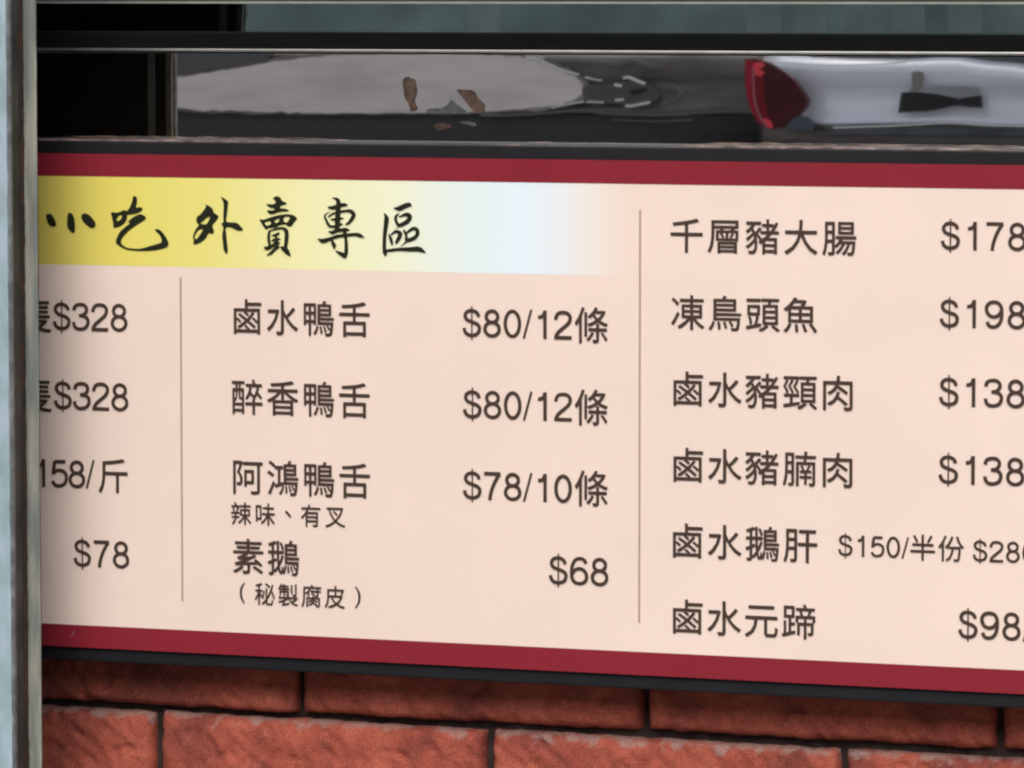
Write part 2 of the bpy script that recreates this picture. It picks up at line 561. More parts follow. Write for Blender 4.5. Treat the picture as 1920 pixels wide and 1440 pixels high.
# heading band: object origin at world x=0 so the print's gradient reads real x
bm = bmesh.new()
x1 = U(1175, 430)[0]
for c in ((XL + .004, zh0), (x1, zh0), (x1, zt_i), (XL + .004, zt_i)):
    bm.verts.new((c[0], YF - 0.00005, c[1]))
bm.faces.new(bm.verts)
me = mesh_bm(bm)
ho = bpy.data.objects.new('heading_band', me)
me.materials.append(M['band'])
COL.objects.link(ho)
ho.parent = sign
ho.location = -Vector(sign.location)
tag(ho, 'yellow heading strip fading to pale blue')

for px, ya, yb in ((343, 520, 1127), (1201.5, 393, 1167)):
    xx = U(px, (ya + yb) / 2)[0]
    wd = 0.0006
    box('divider_line', xx - wd, xx + wd, YF - 0.0003, YF + .0001, U(px, yb)[1], U(px, ya)[1], M['rule'], sign)

H_ = 0.130   # stroke thickness of the digits relative to their height
k = H_ / 2


def ell(cx, cy, rx, ry, n=20):
    return [(cx + rx * math.cos(2 * math.pi * i / n), cy + ry * math.sin(2 * math.pi * i / n)) for i in range(n + 1)]


DIG = {
    '0': (.66, [ell(.33, .5, .265, .44)]),
    '1': (.38, [[(.30, 0), (.30, .5), (.30, 1.0)], [(.04, .755), (.12, .762), (.20, .79), (.26, .86), (.29, .96)]]),
    '2': (.66, [[(.06, .68), (.08, .80), (.17, .91), (.33, .94), (.49, .91), (.585, .80), (.58, .67), (.50, .54), (.35, .41), (.18, .27), (.09, .15), (.06, .06)], [(.0, .06), (.3, .06), (.65, .06)]]),
    '3': (.66, [[(.06, .72), (.10, .86), (.20, .925), (.32, .94), (.46, .92), (.55, .82), (.55, .70), (.47, .59), (.36, .55), (.26, .54)], [(.36, .54), (.50, .51), (.60, .41), (.605, .26), (.52, .12), (.34, .06), (.18, .08), (.08, .17), (.05, .31)]]),
    '5': (.66, [[(.58, .93), (.37, .93), (.17, .93)], [(.17, .95), (.13, .72), (.10, .47)], [(.09, .47), (.19, .58), (.34, .62), (.50, .58), (.60, .46), (.60, .27), (.51, .12), (.33, .06), (.17, .09), (.06, .23)]]),
    '6': (.66, [[(.585, .76), (.51, .90), (.36, .94), (.20, .88), (.09, .70), (.06, .45), (.08, .24), (.18, .10), (.34, .06)], [(.32, .06), (.36, .062), (.50, .10), (.60, .22), (.60, .38), (.52, .52), (.36, .585), (.20, .54), (.10, .42), (.07, .34)]]),
    '7': (.64, [[(.02, .935), (.33, .935), (.63, .935)], [(.60, .93), (.46, .72), (.34, .46), (.26, .20), (.235, 0)]]),
    '8': (.66, [ell(.33, .735, .215, .20), ell(.33, .30, .265, .24)]),
    '9': (.66, []),
    '$': (.66, [[(.585, .72), (.54, .84), (.44, .91), (.32, .935), (.18, .905), (.09, .81), (.09, .69), (.17, .595), (.33, .535), (.50, .475), (.60, .38), (.605, .25), (.53, .12), (.34, .06), (.16, .10), (.07, .20), (.04, .32)]]),
    '/': (.34, [[(.03, -.01), (.17, .5), (.31, 1.01)]]),
}
DIG['9'] = (.66, [[(.66 - x, 1 - y) for x, y in st_] for st_ in DIG['6'][1]])
ADV = {c: .774 for c in DIG}
ADV['/'] = .387
LSB = {'1': .17, '/': .02}
GL = {}


def cjk(ch):
    if ch not in GL:
        c = bpy.data.curves.new('glyph', 'FONT')
        c.body = ch
        c.size = 1
        c.offset = 0.0
        c.resolution_u = 3
        o = bpy.data.objects.new('glyph', c)
        me = bpy.data.meshes.new_from_object(o)
        GL[ch] = ([(v.co.x, v.co.y) for v in me.vertices], [tuple(p.vertices) for p in me.polygons])
        bpy.data.objects.remove(o)
        bpy.data.curves.remove(c)
        bpy.data.meshes.remove(me)
    return GL[ch]


LAY = [0]


def lettering(text, xl, xr, yc, h, name='lettering', em=None):
    """text fitted between two picture columns; h = height of a digit, em = size of a Chinese character (both in picture pixels);
    each run lies on one level of the sign face"""
    XS = 1.0 if xl > 1230 else 0.955
    X0, X1 = U(xl, yc)[0], U(xr, yc)[0]
    zc = U((xl + xr) / 2, yc)[1]
    ppm = (xr - xl) / (X1 - X0)
    vs, fs = [], []
    items, x = [], 0.0
    hd = (h or 50) / ppm
    e = (em or 66) / ppm
    for ch in text:
        if ch == ' ':
            x += .3 * hd
            continue
        if ch in DIG:
            wd = DIG[ch][0] * hd
            l = LSB.get(ch, .055) * hd
            items.append((ch, x + l, wd, hd))
            x += ADV[ch] * hd
        else:
            v, f = cjk(ch)
            a, b = min(p[0] for p in v), max(p[0] for p in v)
            items.append((ch, x + a * e, (b - a) * e * XS, e))
            x += e
    first, last = items[0], items[-1]
    nat = last[1] + last[2] - first[1]
    gap = ((X1 - X0) - nat) / max(1, len(items) - 1)
    for i, (ch, xx, wd, sz) in enumerate(items):
        ox = X0 + xx - first[1] + gap * i
        if ch in DIG:
            strokes = DIG[ch][1]
            parts = [[(px_, py_, H_) for px_, py_ in s] for s in strokes]
            if ch == '$':
                parts.append([(.33, 1.09, .055), (.33, .5, .055), (.33, -.10, .055)])
            if ch == '/':
                parts = [[(a, b, .085) for a, b in strokes[0]]]
            for s in parts:
                v, f = ribbon(s, 4)
                LAY[0] = (LAY[0] + 1) % 7
                yy = YF - 0.0004 - LAY[0] * 0.00003
                b0 = len(vs)
                vs += [(ox + a * sz, yy, zc + (b - .5) * sz) for a, b in v]
                fs += [tuple(b0 + q for q in t) for t in f]
        else:
            v, f = cjk(ch)
            a0 = min(p[0] for p in v)
            dz = 0.38
            if ch == '、':
                dz = 0.08
            b0 = len(vs)
            vs += [(ox + (a - a0) * sz * XS, YF - 0.0005, zc + (b - dz) * sz) for a, b in v]
            fs += [tuple(b0 + q for q in t) for t in f]
            for n_, (dx_, dz_) in enumerate(((.014, .002), (.004, .012), (.008, -.010))):      # bold face
                    b0 = len(vs)
                    vs += [(ox + (a - a0 + dx_) * sz * XS, YF - 0.00052 - n_ * .00002, zc + (b - dz + dz_) * sz) for a, b in v]
                    fs += [tuple(b0 + q for q in t) for t in f]
    me = bpy.data.meshes.new('print')
    me.from_pydata(vs, [], fs)
    return link(name, me, M['ink'], sign, label='printed characters ' + text)


for a in (
    ('隻', 41, 98.5, 589.5, 50, 66), ('$328', 103, 242, 594, 48, 66),
    ('隻', 42, 99.5, 738.5, 50, 66), ('$328', 105, 243.7, 742.5, 48.5, 66),
    ('158', 70.5, 163, 887.5, 48, 64), ('/', 164, 182, 888.5, 48, 64), ('斤', 188, 243, 891.5, 48, 64), ('$78', 142, 245.4, 1038, 47, 64),
    ('鹵水鴨舌', 441, 695, 596, 50, 65.5), ('醉香鴨舌', 437.5, 695, 747, 50, 65.5), ('阿鴻鴨舌', 440, 695.6, 897, 50, 65.5),
    ('素鵝', 439.5, 563, 1044, 50, 65.5),
    ('辣味', 436, 518, 963, 30, 42), ('有叉', 567, 650, 967, 30, 42), ('、', 537, 550, 963.5, 30, 42),
    ('秘製腐皮', 480.5, 649, 1116, 30, 42), 
    ('$80/12', 870.7, 1075, 607, 50.5, 66), ('條', 1080, 1143, 609.5, 50, 69),
    ('$80/12', 871.7, 1075, 760, 50.5, 66), ('條', 1080, 1143, 763.7, 50, 69),
    ('$78/10', 871.5, 1075, 912.5, 50.5, 66), ('條', 1080, 1143, 915.5, 50, 69),
    ('$68', 1032.5, 1143.5, 1070, 51, 66),
    ('千層豬大腸', 1259.5, 1607, 443.5, 50, 67), ('$178', 1767, 1926.5, 442.5, 52, 66),
    ('凍鳥頭魚', 1260.5, 1533.7, 588, 50, 67), ('$198', 1765, 1925.5, 588.8, 52, 66),
    ('鹵水豬頸肉', 1265, 1600, 732.5, 50, 67), ('$138', 1763.7, 1924, 736, 53, 66),
    ('鹵水豬腩肉', 1265, 1599.5, 876, 50, 67), ('$138', 1762.6, 1923, 882, 53, 66),
    ('鹵水鵝肝', 1264, 1533.7, 1017.5, 50, 67), ('$150/', 1574.3, 1706, 1024, 39, 50), ('半份', 1709, 1809, 1027, 39, 51),
    ('$280', 1826.6, 1945, 1034, 39.5, 50),
    ('鹵水元蹄', 1264, 1530, 1160.5, 50, 67), ('$98/', 1799.6, 1938, 1172.5, 52.5, 66),
):
    lettering(a[0], a[1], a[2], a[3], a[4], em=a[5])


# round brackets of the small note
def strokes_to_sign(name, strokes, m, conv, label=None, n=6):
    vs, fs = [], []
    for s in strokes:
        v, f = ribbon(s, n)
        LAY[0] = (LAY[0] + 1) % 12
        yy = YF - 0.0004 - LAY[0] * 0.00002
        b0 = len(vs)
        for a, b in v:
            X, Z = conv(a, b)
            vs.append((X, yy, Z))
        fs += [tuple(b0 + q for q in t) for t in f]
    me = bpy.data.meshes.new('print')
    me.from_pydata(vs, [], fs)
    return link(name, me, m, sign, label=label)


cv = cv0 = lambda a, b: U(a, b)
for br in ([(461, 1092, 2.5), (455.5, 1102, 4), (454.5, 1112, 4.4), (456, 1121, 4), (461, 1130.5, 2.5)],
           [(669, 1099, 2.5), (675, 1109, 4), (676.5, 1119, 4.4), (675, 1129, 4), (669, 1139.5, 2.5)]):
    strokes_to_sign('lettering', [br], M['ink'], cv, label='printed round bracket')

# brush written heading, one part per character; outlines in a 12x enlarged cell
HEAD = {
    '小': ((80, 360), [[[(115, 510), (200, 485), (250, 520), (300, 600), (335, 680), (340, 750), (290, 780), (220, 765), (160, 700), (130, 620)]],
                      [[(610, 480), (660, 465), (710, 500), (745, 580), (765, 700), (765, 860), (735, 920), (680, 895), (620, 830), (590, 760), (590, 620)]],
                      [[(915, 510), (975, 475), (1060, 500), (1140, 570), (1210, 660), (1230, 730), (1200, 790), (1130, 805), (1040, 750), (950, 660), (910, 580)]]], []),
    '吃': ((205, 360), [[[(80, 455), (230, 460), (360, 400), (430, 420), (500, 330), (550, 200), (575, 95), (645, 110), (660, 220), (640, 345), (740, 335), (785, 385), (710, 450), (600, 490), (500, 505), (440, 515), (430, 600), (380, 690), (280, 760), (140, 800), (120, 680), (95, 560)],
                       [(250, 530), (320, 525), (300, 600), (230, 650), (200, 610)]],
                      [[(460, 660), (560, 570), (660, 515), (760, 495), (860, 580), (790, 650), (640, 740), (480, 860), (380, 960), (310, 1060), (300, 1130), (340, 1190), (440, 1250), (600, 1270), (760, 1265), (950, 1210), (1110, 1165), (1200, 1130), (1210, 1060), (1160, 950), (1060, 850), (1130, 830), (1220, 890), (1320, 1030), (1370, 1150), (1330, 1230), (1200, 1280), (1020, 1310), (820, 1320), (560, 1310), (400, 1280), (270, 1210), (185, 1130), (210, 1020), (270, 900), (370, 800), (490, 710)]]], []),
    '外': ((355, 360), [[[(385, 275), (500, 320), (560, 380), (590, 460), (690, 540), (640, 640), (555, 750), (590, 870), (560, 935), (470, 920), (420, 1010), (320, 1110), (210, 1160), (125, 1165), (135, 1080), (115, 1000), (170, 850), (250, 740), (215, 700), (190, 630), (220, 540), (280, 500), (410, 330)],
                       [(285, 700), (360, 635), (430, 570), (495, 560), (480, 620), (420, 715), (340, 720)], [(340, 835), (290, 930), (200, 1050), (155, 1020), (190, 920), (260, 845)]],
                      [[(750, 105), (850, 160), (910, 220), (900, 330), (885, 480), (870, 650), (960, 680), (1100, 690), (1190, 770), (1245, 850), (1130, 865), (990, 800), (860, 800), (865, 950), (890, 1180), (900, 1300), (880, 1390), (810, 1300), (790, 1150), (775, 960), (800, 800), (755, 710), (800, 670), (800, 500), (805, 280), (780, 180)]]], []),
    '賣': ((480, 365), [[[(420, 70), (500, 30), (580, 60), (620, 130), (720, 180), (700, 215), (590, 250), (590, 300), (700, 310), (775, 370), (640, 375), (540, 395), (370, 440), (280, 350), (430, 345), (440, 300), (350, 285), (265, 205), (400, 215), (480, 170), (440, 110)]],
                      [[(130, 540), (200, 560), (350, 510), (560, 450), (760, 435), (880, 460), (955, 530), (900, 610), (830, 700), (760, 710), (700, 670), (580, 680), (460, 740), (330, 745), (260, 780), (190, 690), (130, 590)],
                       [(235, 620), (340, 590), (370, 650), (300, 690), (250, 670)], [(450, 580), (555, 530), (550, 590), (490, 630), (450, 610)], [(660, 520), (720, 490), (790, 510), (770, 570), (720, 625), (660, 590)]]],
          [[(385, 790, 30), (330, 850, 60), (320, 1000, 70), (340, 1110, 60), (350, 1180, 60)],
           [(390, 800, 30), (500, 765, 50), (620, 750, 55), (700, 790, 90), (725, 880, 95), (715, 1050, 90), (700, 1190, 80), (740, 1290, 110), (815, 1385, 15)],
           [(600, 1160, 60), (660, 1230, 80), (730, 1290, 90)],
           [(390, 920, 30), (480, 900, 60), (565, 860, 50)], [(380, 1035, 30), (490, 1000, 70), (590, 990, 20)], [(480, 900, 30), (490, 1000, 60), (500, 1120, 90)],
           [(220, 1170, 30), (280, 1200, 90), (400, 1150, 70), (500, 1080, 90), (570, 1100, 40)], [(540, 1140, 110), (460, 1220, 70), (370, 1310, 60), (280, 1360, 25)]]),
    '專': ((590, 365), [], [[(430, 68, 15), (540, 105, 80), (570, 200, 110), (560, 350, 115), (552, 500, 120), (545, 650, 120), (540, 780, 110)],
                          [(330, 280, 40), (450, 290, 90), (600, 240, 90), (720, 225, 75), (780, 240, 20)],
                          [(380, 380, 12), (260, 460, 35), (300, 580, 55), (360, 690, 60), (450, 715, 60), (560, 690, 60), (660, 650, 40)],
                          [(420, 420, 30), (600, 385, 60), (740, 360, 60), (850, 370, 85), (910, 450, 95), (865, 550, 85), (790, 640, 60), (725, 665, 25)],
                          [(390, 555, 15), (480, 550, 60), (600, 530, 60), (690, 525, 10)], [(340, 500, 30), (420, 435, 40), (520, 400, 50)],
                          [(345, 815, 25), (430, 845, 80), (540, 800, 90), (640, 790, 80), (730, 785, 90), (825, 790, 15)],
                          [(105, 985, 20), (220, 1035, 100), (380, 990, 80), (560, 930, 75), (760, 905, 75), (960, 890, 75), (1060, 915, 85), (1150, 962, 10)],
                          [(700, 790, 90), (730, 950, 75), (745, 1100, 75), (742, 1300, 85), (715, 1420, 40)], [(735, 1380, 110), (620, 1320, 85), (500, 1250, 12)],
                          [(410, 1010, 40), (450, 1090, 80), (478, 1150, 80), (462, 1215, 15)]]),
    '區': ((705, 370), [], [[(205, 350, 10), (260, 430, 80), (268, 520, 110), (245, 700, 95), (225, 900, 85), (220, 1150, 85), (235, 1240, 100), (248, 1320, 25)],
                          [(240, 1200, 60), (350, 1190, 70), (550, 1165, 75), (800, 1165, 100), (980, 1160, 115), (1080, 1200, 80), (1155, 1248, 8)],
                          [(430, 240, 15), (560, 245, 115), (680, 190, 110), (780, 165, 100), (835, 190, 20)],
                          [(560, 350, 12), (480, 430, 65), (488, 540, 65), (550, 620, 80), (660, 585, 95), (755, 520, 100), (795, 430, 100), (730, 385, 100), (640, 400, 60), (550, 440, 30)],
                          [(320, 820, 20), (355, 900, 65), (385, 1000, 65), (405, 1078, 20)], [(370, 840, 40), (470, 765, 60), (560, 790, 90), (575, 850, 95), (530, 940, 85), (490, 1010, 65), (480, 1045, 20)],
                          [(650, 725, 40), (690, 790, 60), (715, 870, 60), (725, 955, 85), (820, 940, 90), (915, 890, 85), (970, 800, 85), (945, 720, 90), (870, 695, 75), (790, 740, 60), (720, 800, 40)],
                          [(720, 990, 50), (650, 1045, 20), (570, 1105, 6)], [(550, 640, 30), (500, 690, 8), (440, 740, 5)], [(550, 640, 60), (650, 610, 60)]]),
}
for ch, ((ox, oy), outlines, strokes) in HEAD.items():
    vs, fs = [], []
    cv = lambda a, b: U(ox + a / 12, oy + b / 12)
    lay = 0
    for loops in outlines:
        lp = [smooth_loop(l, 4) for l in loops]
        v, f = fills([[(a / 1000, -b / 1000) for a, b in l] for l in lp])
        lay += 1
        b0 = len(vs)
        for a, b in v:
            X, Z = cv(a * 1000, -b * 1000)
            vs.append((X, YF - 0.0005 - lay * 0.00002, Z))
        fs += [tuple(b0 + q for q in t) for t in f]
    for s in strokes:
        v, f = ribbon(s, 6)
        lay += 1
        b0 = len(vs)
        for a, b in v:
            X, Z = cv(a, b)
            vs.append((X, YF - 0.0005 - lay * 0.00002, Z))
        fs += [tuple(b0 + q for q in t) for t in f]
    me = bpy.data.meshes.new('brush_print')
    me.from_pydata(vs, [], fs)
    link('heading_character', me, M['brush_ink'], sign, label='brush written heading character ' + ch)

for sc_ in ([(133, 1194, .5), (139, 1188, .9), (145, 1181, .4)],):
    strokes_to_sign('scratch', [sc_], M['rule'], cv0)

# torn remains of mounting tape on top of the board
rt = random.Random(8)


def torn(pxa, pxb, hmin, hmax, lift, gap=0.0, seed=0):
    bm = bmesh.new()
    prev = None
    px = pxa
    while px < pxb:
        t = (px - pxa) / (pxb - pxa)
        env = min(1, 14 * t + .25, 9 * (1 - t) + .2)
        h = (hmin + (hmax - hmin) * (0.5 + 0.9 * noise.noise(Vector((px * 0.03 + seed, 0, 0))) + 0.35 * noise.noise(Vector((px * .2 + seed, 3, 0))))) * env
        h = max(h, 0.6) / 2900
        x = U(px, 270)[0]
        zb = zk_t - 0.0003
        y0 = 0.001 + 0.0005 * noise.noise(Vector((px * .1, 1, seed)))
        ring = [bm.verts.new(c) for c in ((x, y0, zb), (x, y0 + .0004, zb + h * .8), (x, y0 + .001, zb + h), (x, y0 + .004, zb + h * .9), (x, y0 + .005, zb))]
        if prev:
            for i in range(4):
                bm.faces.new((prev[i], ring[i], ring[i + 1], prev[i + 1]))
        prev = ring
        px += rt.uniform(2, 5)
    return link('torn_tape', mesh_bm(bm), M['tape'], sign)


torn(40, 592, 2.2, 5, 0, seed=2)
torn(1252, 1906, 3, 5, 0, seed=9)
torn(930, 985, 0.5, 2.5, 0, seed=4)
torn(1020, 1100, 0.5, 2.0, 0, seed=5)

# ------------------------------------------------------------------ polished strip and shop window over the sign
win = thing('shop_window', 'shop window sill of black rail, tinted glass and polished steel strip mirroring parked vehicles', 'shop window', (-1.1, 0.06, U(1200, 101, YM)[1]))
zs1 = U(1200, 103.8, YM)[1]
zs0 = zk_t - 0.03
XA, XB = -1.75, 0.2


def wavy(x, z):
    return 1.0e-5 * noise.noise(Vector((x * 9, z * 14, 0.5))) + 3.5e-6 * noise.noise(Vector((x * 34, z * 40, 2.5)))


bm = bmesh.new()
nx, nz = 420, 18
G = [[bm.verts.new((XA + (XB - XA) * i / nx, YM + wavy(XA + (XB - XA) * i / nx, zs0 + (zs1 - zs0) * j / nz), zs0 + (zs1 - zs0) * j / nz)) for i in range(nx + 1)] for j in range(nz + 1)]
for j in range(nz):
    for i in range(nx):
        bm.faces.new((G[j][i], G[j][i + 1], G[j + 1][i + 1], G[j + 1][i]))
link('steel_strip', mesh_bm(bm, True), M['steel'], win, label='polished steel strip mirroring a silver car with red tail light')
box('strip_backing', XA, XB, YM + .002, YM + .006, zs0, zs1, M['rubber'], win)
g0, g1 = U(1200, 103.5, YM - .004)[1], U(1200, 100.6, YM - .004)[1]
box('seal', XA, XB, YM - .004, YM + .02, g0, g1, M['rubber'], win)
l1 = U(1200, 94.8, YM - .006)[1]
box('bright_trim', XA, XB, YM - .006, YM + .02, g1 + .00005, l1, M['trim'], win, bev=0.0006)
r1 = U(1200, 62.5, YM - .004)[1]
box('bottom_rail', XA, XB, YM - .004, YM + .05, l1 + .00005, r1, M['rail'], win, bev=0.001)
YG = 0.101
t0, t1 = U(1200, 63.5, YG)[1] - 0.004, U(1200, 7.5, YG)[1]
TILT = math.tan(R(3.0))         # glass tilted so that it mirrors the facade above the cars


def gy(z):
    return YG + (z - t1) * TILT


bm = box_bm(XA, XB, YG, YG + .006, t0, t1)
for v in bm.verts:
    v.co.y += (v.co.z - t1) * TILT
link('tinted_glass', mesh_bm(bm), M['tinted'], win)
box('glass_edge_trim', XA, XB, YG - .001, YG + .008, t1 + .00005, U(1200, 3.0, YG - .001)[1], M['edge'], win)
z2 = U(1200, 2.8, YG)[1]
box('wooden_ledge', XA, XB, YG - .0005, YG + .05, z2 + .0003, z2 + .02, M['olive'], win, bev=.001)
box('window_pane', XA, XB, YG + .02, YG + .026, z2 + .021, z2 + .8, M['car_glass'], win)
for a, b, c in ((878, 938, 3), (1401, 1465, 0), (1492, 1553, -3), (1582, 1643, -4), (1670, 1737, -4), (1777, 1843, 0), (1868, 1932, -3)):  # paler four-sided patches on the tinted glass
    bm = bmesh.new()
    pts = [U(a, 61.0, YG - .0008), U(b, 61.0, YG - .0008), U(b + c, 8, YG - .0008), U(a - c, 8, YG - .0008)]
    f_ = [bm.verts.new((p[0], gy(p[1]) - .0008, p[1])) for p in pts]
    b_ = [bm.verts.new((p[0], gy(p[1]) - .0001, p[1])) for p in pts]
    bm.faces.new(f_)
    for i in range(4):
        bm.faces.new((f_[i], b_[i], b_[(i + 1) % 4], f_[(i + 1) % 4]))
    link('pale_patch', mesh_bm(bm), M['glass_pale'], win)


def blob(name, pts, m, parent, y, th=0.0005, n=3):
    lp = smooth_loop(pts, n)
    lp = [(a + 2.6 * noise.noise(Vector((a * .25, b * .25, 0))), b + 2.6 * noise.noise(Vector((a * .3, b * .3, 5)))) for a, b in lp]
    W = [U(a, b, y) for a, b in lp]
    v, f = fills([W])
    bm = bmesh.new()
    vv = [bm.verts.new((a, y, b)) for a, b in v]
    for t in f:
        bm.faces.new([vv[q] for q in t])
    return link(name, mesh_bm(bm), m, parent)


YS = YM - 0.0006  # flat flecks on the strip stand in for reflections
blob('reflection_fleck', [(755, 150), (765, 145), (778, 152), (781, 175), (777, 190), (782, 204), (770, 209), (765, 192), (757, 180)], M['brown_reflection'], win, YS)
blob('reflection_fleck', [(856, 170), (870, 168), (888, 172), (896, 185), (908, 195), (907, 211), (890, 210), (880, 198), (870, 186)], M['brown_reflection'], win, YS)
blob('grey_reflection_patch', [(805, 212), (805, 204), (835, 201), (845, 187), (858, 198), (872, 212)], M['grey_fleck'], win, YS + .0002)
blob('reflection_fleck', [(812, 235), (828, 231), (845, 234), (842, 241), (822, 243)], M['brown_reflection'], win, YS)
blob('reflection_fleck', [(862, 230), (880, 227), (893, 233), (890, 236), (872, 233)], M['grey_fleck'], win, YS)

# ------------------------------------------------------------------ post at the left
YFp, YPl = -0.1065, -0.0795
XF = U(20, 720, YFp)[0]
XP = U(72, 720, YPl)[0]
post = thing('metal_post', 'pale blue metal post with worn beige edge and rusty groove beside the menu sign', 'post', (XP - 0.06, -0.09, 0))


def strip_mesh(x0, x1, y0, y1, bev, amp, seed, z0=0.0, z1=2.4, n=900):
    """upright bar whose right-hand arrises are knocked about"""
    prof = [(x0, y0), (x1 - bev, y0), (x1 - bev * .3, y0 + bev * .3), (x1, y0 + bev), (x1, y1 - bev), (x1 - bev * .3, y1 - bev * .3), (x1 - bev, y1), (x0, y1)]
    bm = bmesh.new()
    prev = None
    zs = [z0, 0.70] + [0.72 + (1.3 - 0.72) * i / n for i in range(n + 1)] + [1.32, z1]
    for z in zs:
        r = []
        for kk, (x, y) in enumerate(prof):
            d = 0.0
            if x > x0 + 1e-6:
                d = amp * (noise.noise(Vector((kk * .6, z * 55, seed))) + .7 * noise.noise(Vector((kk * .9, z * 190, seed + 3))))
                ch_ = max(0, noise.noise(Vector((kk * 1.7, z * 120, seed + 9))) - .35)
                d -= amp * 5 * ch_
            r.append(bm.verts.new((x + d, y, z)))
        if prev:
            for i in range(8):
                bm.faces.new((prev[i], prev[(i + 1) % 8], r[(i + 1) % 8], r[i]))
        prev = r
    bmesh.ops.recalc_face_normals(bm, faces=bm.faces[:])
    return mesh_bm(bm)


link('front_flange', strip_mesh(XF - .32, XF - .0016, YFp, YFp + .0030, .0009, .00028, 1), M['post_blue'], post)
link('flange_edge', strip_mesh(XF - .31, XF + .0004, YFp + .0012, YFp + .0055, .0007, .0003, 2), M['post_edge'], post)
link('channel', strip_mesh(XF - .30, XF - .0022, YFp + .0056, YPl - .0052, .0006, .0003, 3), M['post_dark'], post)
link('rusty_seam', strip_mesh(XF - .30, XF - .0012, YPl - .0051, YPl - .0001, .0006, .0005, 4), M['rust'], post)
link('rear_flange', strip_mesh(XF - .30, XP, YPl, YPl + .0012, .0005, .00022, 5), M['post_beige'], post)
box('edge_packing', XF - .30, XP - .0002, YPl + .0013, YPl + .0023, 0, 2.4, M['rust'], post)
box('back_face', XF - .32, XP - .0042, YPl + .0024, YPl + .0035, 0, 2.4, M['back_shade'], post)
box('back_lip', XP - .0040, XP - .0006, YPl + .0024, YPl + .0030, 0, 2.4, M['post_dark'], post)
box('back_rib', XP - .0165, XP - .0120, YPl + .0036, YPl + .0066, 0, 2.4, M['rib'], post)
box('cap', XF - .325, XP + .004, YFp - .003, YPl + .006, 2.402, 2.41, M['post_edge'], post)

blocker = thing('light_blocker', 'red brown block added out of view to dim the left end of the menu sign', 'blocker', (XF - .42, -.05, 0))  # unseen block, added to keep light off the left of the sign
box('blocker_slab', XF - .50, XF - .325, -.80, 0.034, 0.02, 4.0, M['blocker'], blocker, bev=.004)
box('blocker_foot', XF - .51, XF - .322, -.81, 0.034, 0.0, 0.019, M['kerb'], blocker)

# ------------------------------------------------------------------ cars parked in the street, seen in the steel strip
# they are laid out as they look behind the mirror plane and then turned over to the street side of it


def flip_bm(bm):
    for v in bm.verts:
        v.co.y = 2 * YM - v.co.y
    bmesh.ops.recalc_face_normals(bm, faces=bm.faces[:])
    return bm


def loft(rings, close=True):
    bm = bmesh.new()
    vr = [[bm.verts.new(c) for c in r] for r in rings]
    for a, b in zip(vr, vr[1:]):
        for i in range(len(a)):
            j = (i + 1) % len(a)
            bm.faces.new((a[i], a[j], b[j], b[i]))
    if close:
        bm.faces.new(vr[0])
        bm.faces.new(vr[-1][::-1])
    return bm


def decal(name, pts, y, m, parent, th=0.012, sm=0, label=None, rag=0):
    """raised plate on the car side, given by its outline"""
    lp = smooth_loop(pts, sm) if sm else pts
    if rag:
        lp = smooth_loop(pts, 10)
        lp = [(a + rag * noise.noise(Vector((a * .06, b * .1, 0))), b + rag * noise.noise(Vector((a * .06, b * .1, 5))) + .5 * rag * noise.noise(Vector((a * .2, b * .2, 8)))) for a, b in lp]
    W = [U(a, b, y) for a, b in lp]
    v, f = fills([W])
    bm = bmesh.new()
    vv = [bm.verts.new((a, y, b)) for a, b in v]
    for t in f:
        bm.faces.new([vv[q] for q in t])
    fr = [bm.verts.new((a, y, b)) for a, b in W]
    bk = [bm.verts.new((a, y + th, b)) for a, b in W]
    for i in range(len(W)):
        j = (i + 1) % len(W)
        bm.faces.new((fr[i], fr[j], bk[j], bk[i]))
    bmesh.ops.remove_doubles(bm, verts=bm.verts[:], dist=1e-5)
    return link(name, mesh_bm(flip_bm(bm)), m, parent, label)


def line(name, pts, wpx, y, m, parent):
    out = []
    for (a, b) in pts:
        out.append((a, b, wpx))
    v, f = ribbon(out, 4)
    bm = bmesh.new()
    vv = [bm.verts.new((U(a, b, y)[0], y, U(a, b, y)[1])) for a, b in v]
    for t in f:
        bm.faces.new([vv[q] for q in t])
    r = bmesh.ops.extrude_face_region(bm, geom=bm.faces[:])
    for e in r['geom']:
        if isinstance(e, bmesh.types.BMVert):
            e.co.y += 0.008
    return link(name, mesh_bm(flip_bm(bm)), m, parent)


def wheel(parent, x, yv, rad=0.31):
    w_ = []
    for i in range(28):
        a = 2 * math.pi * i / 28
        w_.append((math.cos(a), math.sin(a)))
    prof = [(rad * .62, 0.0), (rad * .95, 0.0), (rad, .03), (rad, .19), (rad * .95, .22), (rad * .62, .22)]
    bm = bmesh.new()
    rings = [[bm.verts.new((x + c * r, yv + d, -0.13 + rad + s * r)) for r, d in prof] for c, s in w_]
    for i in range(28):
        a, b = rings[i], rings[(i + 1) % 28]
        for q in range(5):
            bm.faces.new((a[q], a[q + 1], b[q + 1], b[q]))
    wo = link('wheel', mesh_bm(flip_bm(bm), True), M['tyre'], parent)
    bm = bmesh.new()
    bmesh.ops.create_cone(bm, cap_ends=True, segments=24, radius1=rad * .62, radius2=rad * .5, depth=0.05,
                          matrix=Matrix.Translation((x, yv + .05, -0.13 + rad)) @ Matrix.Rotation(R(90), 4, 'X'))
    link('rim', mesh_bm(flip_bm(bm)), M['trim'], wo)


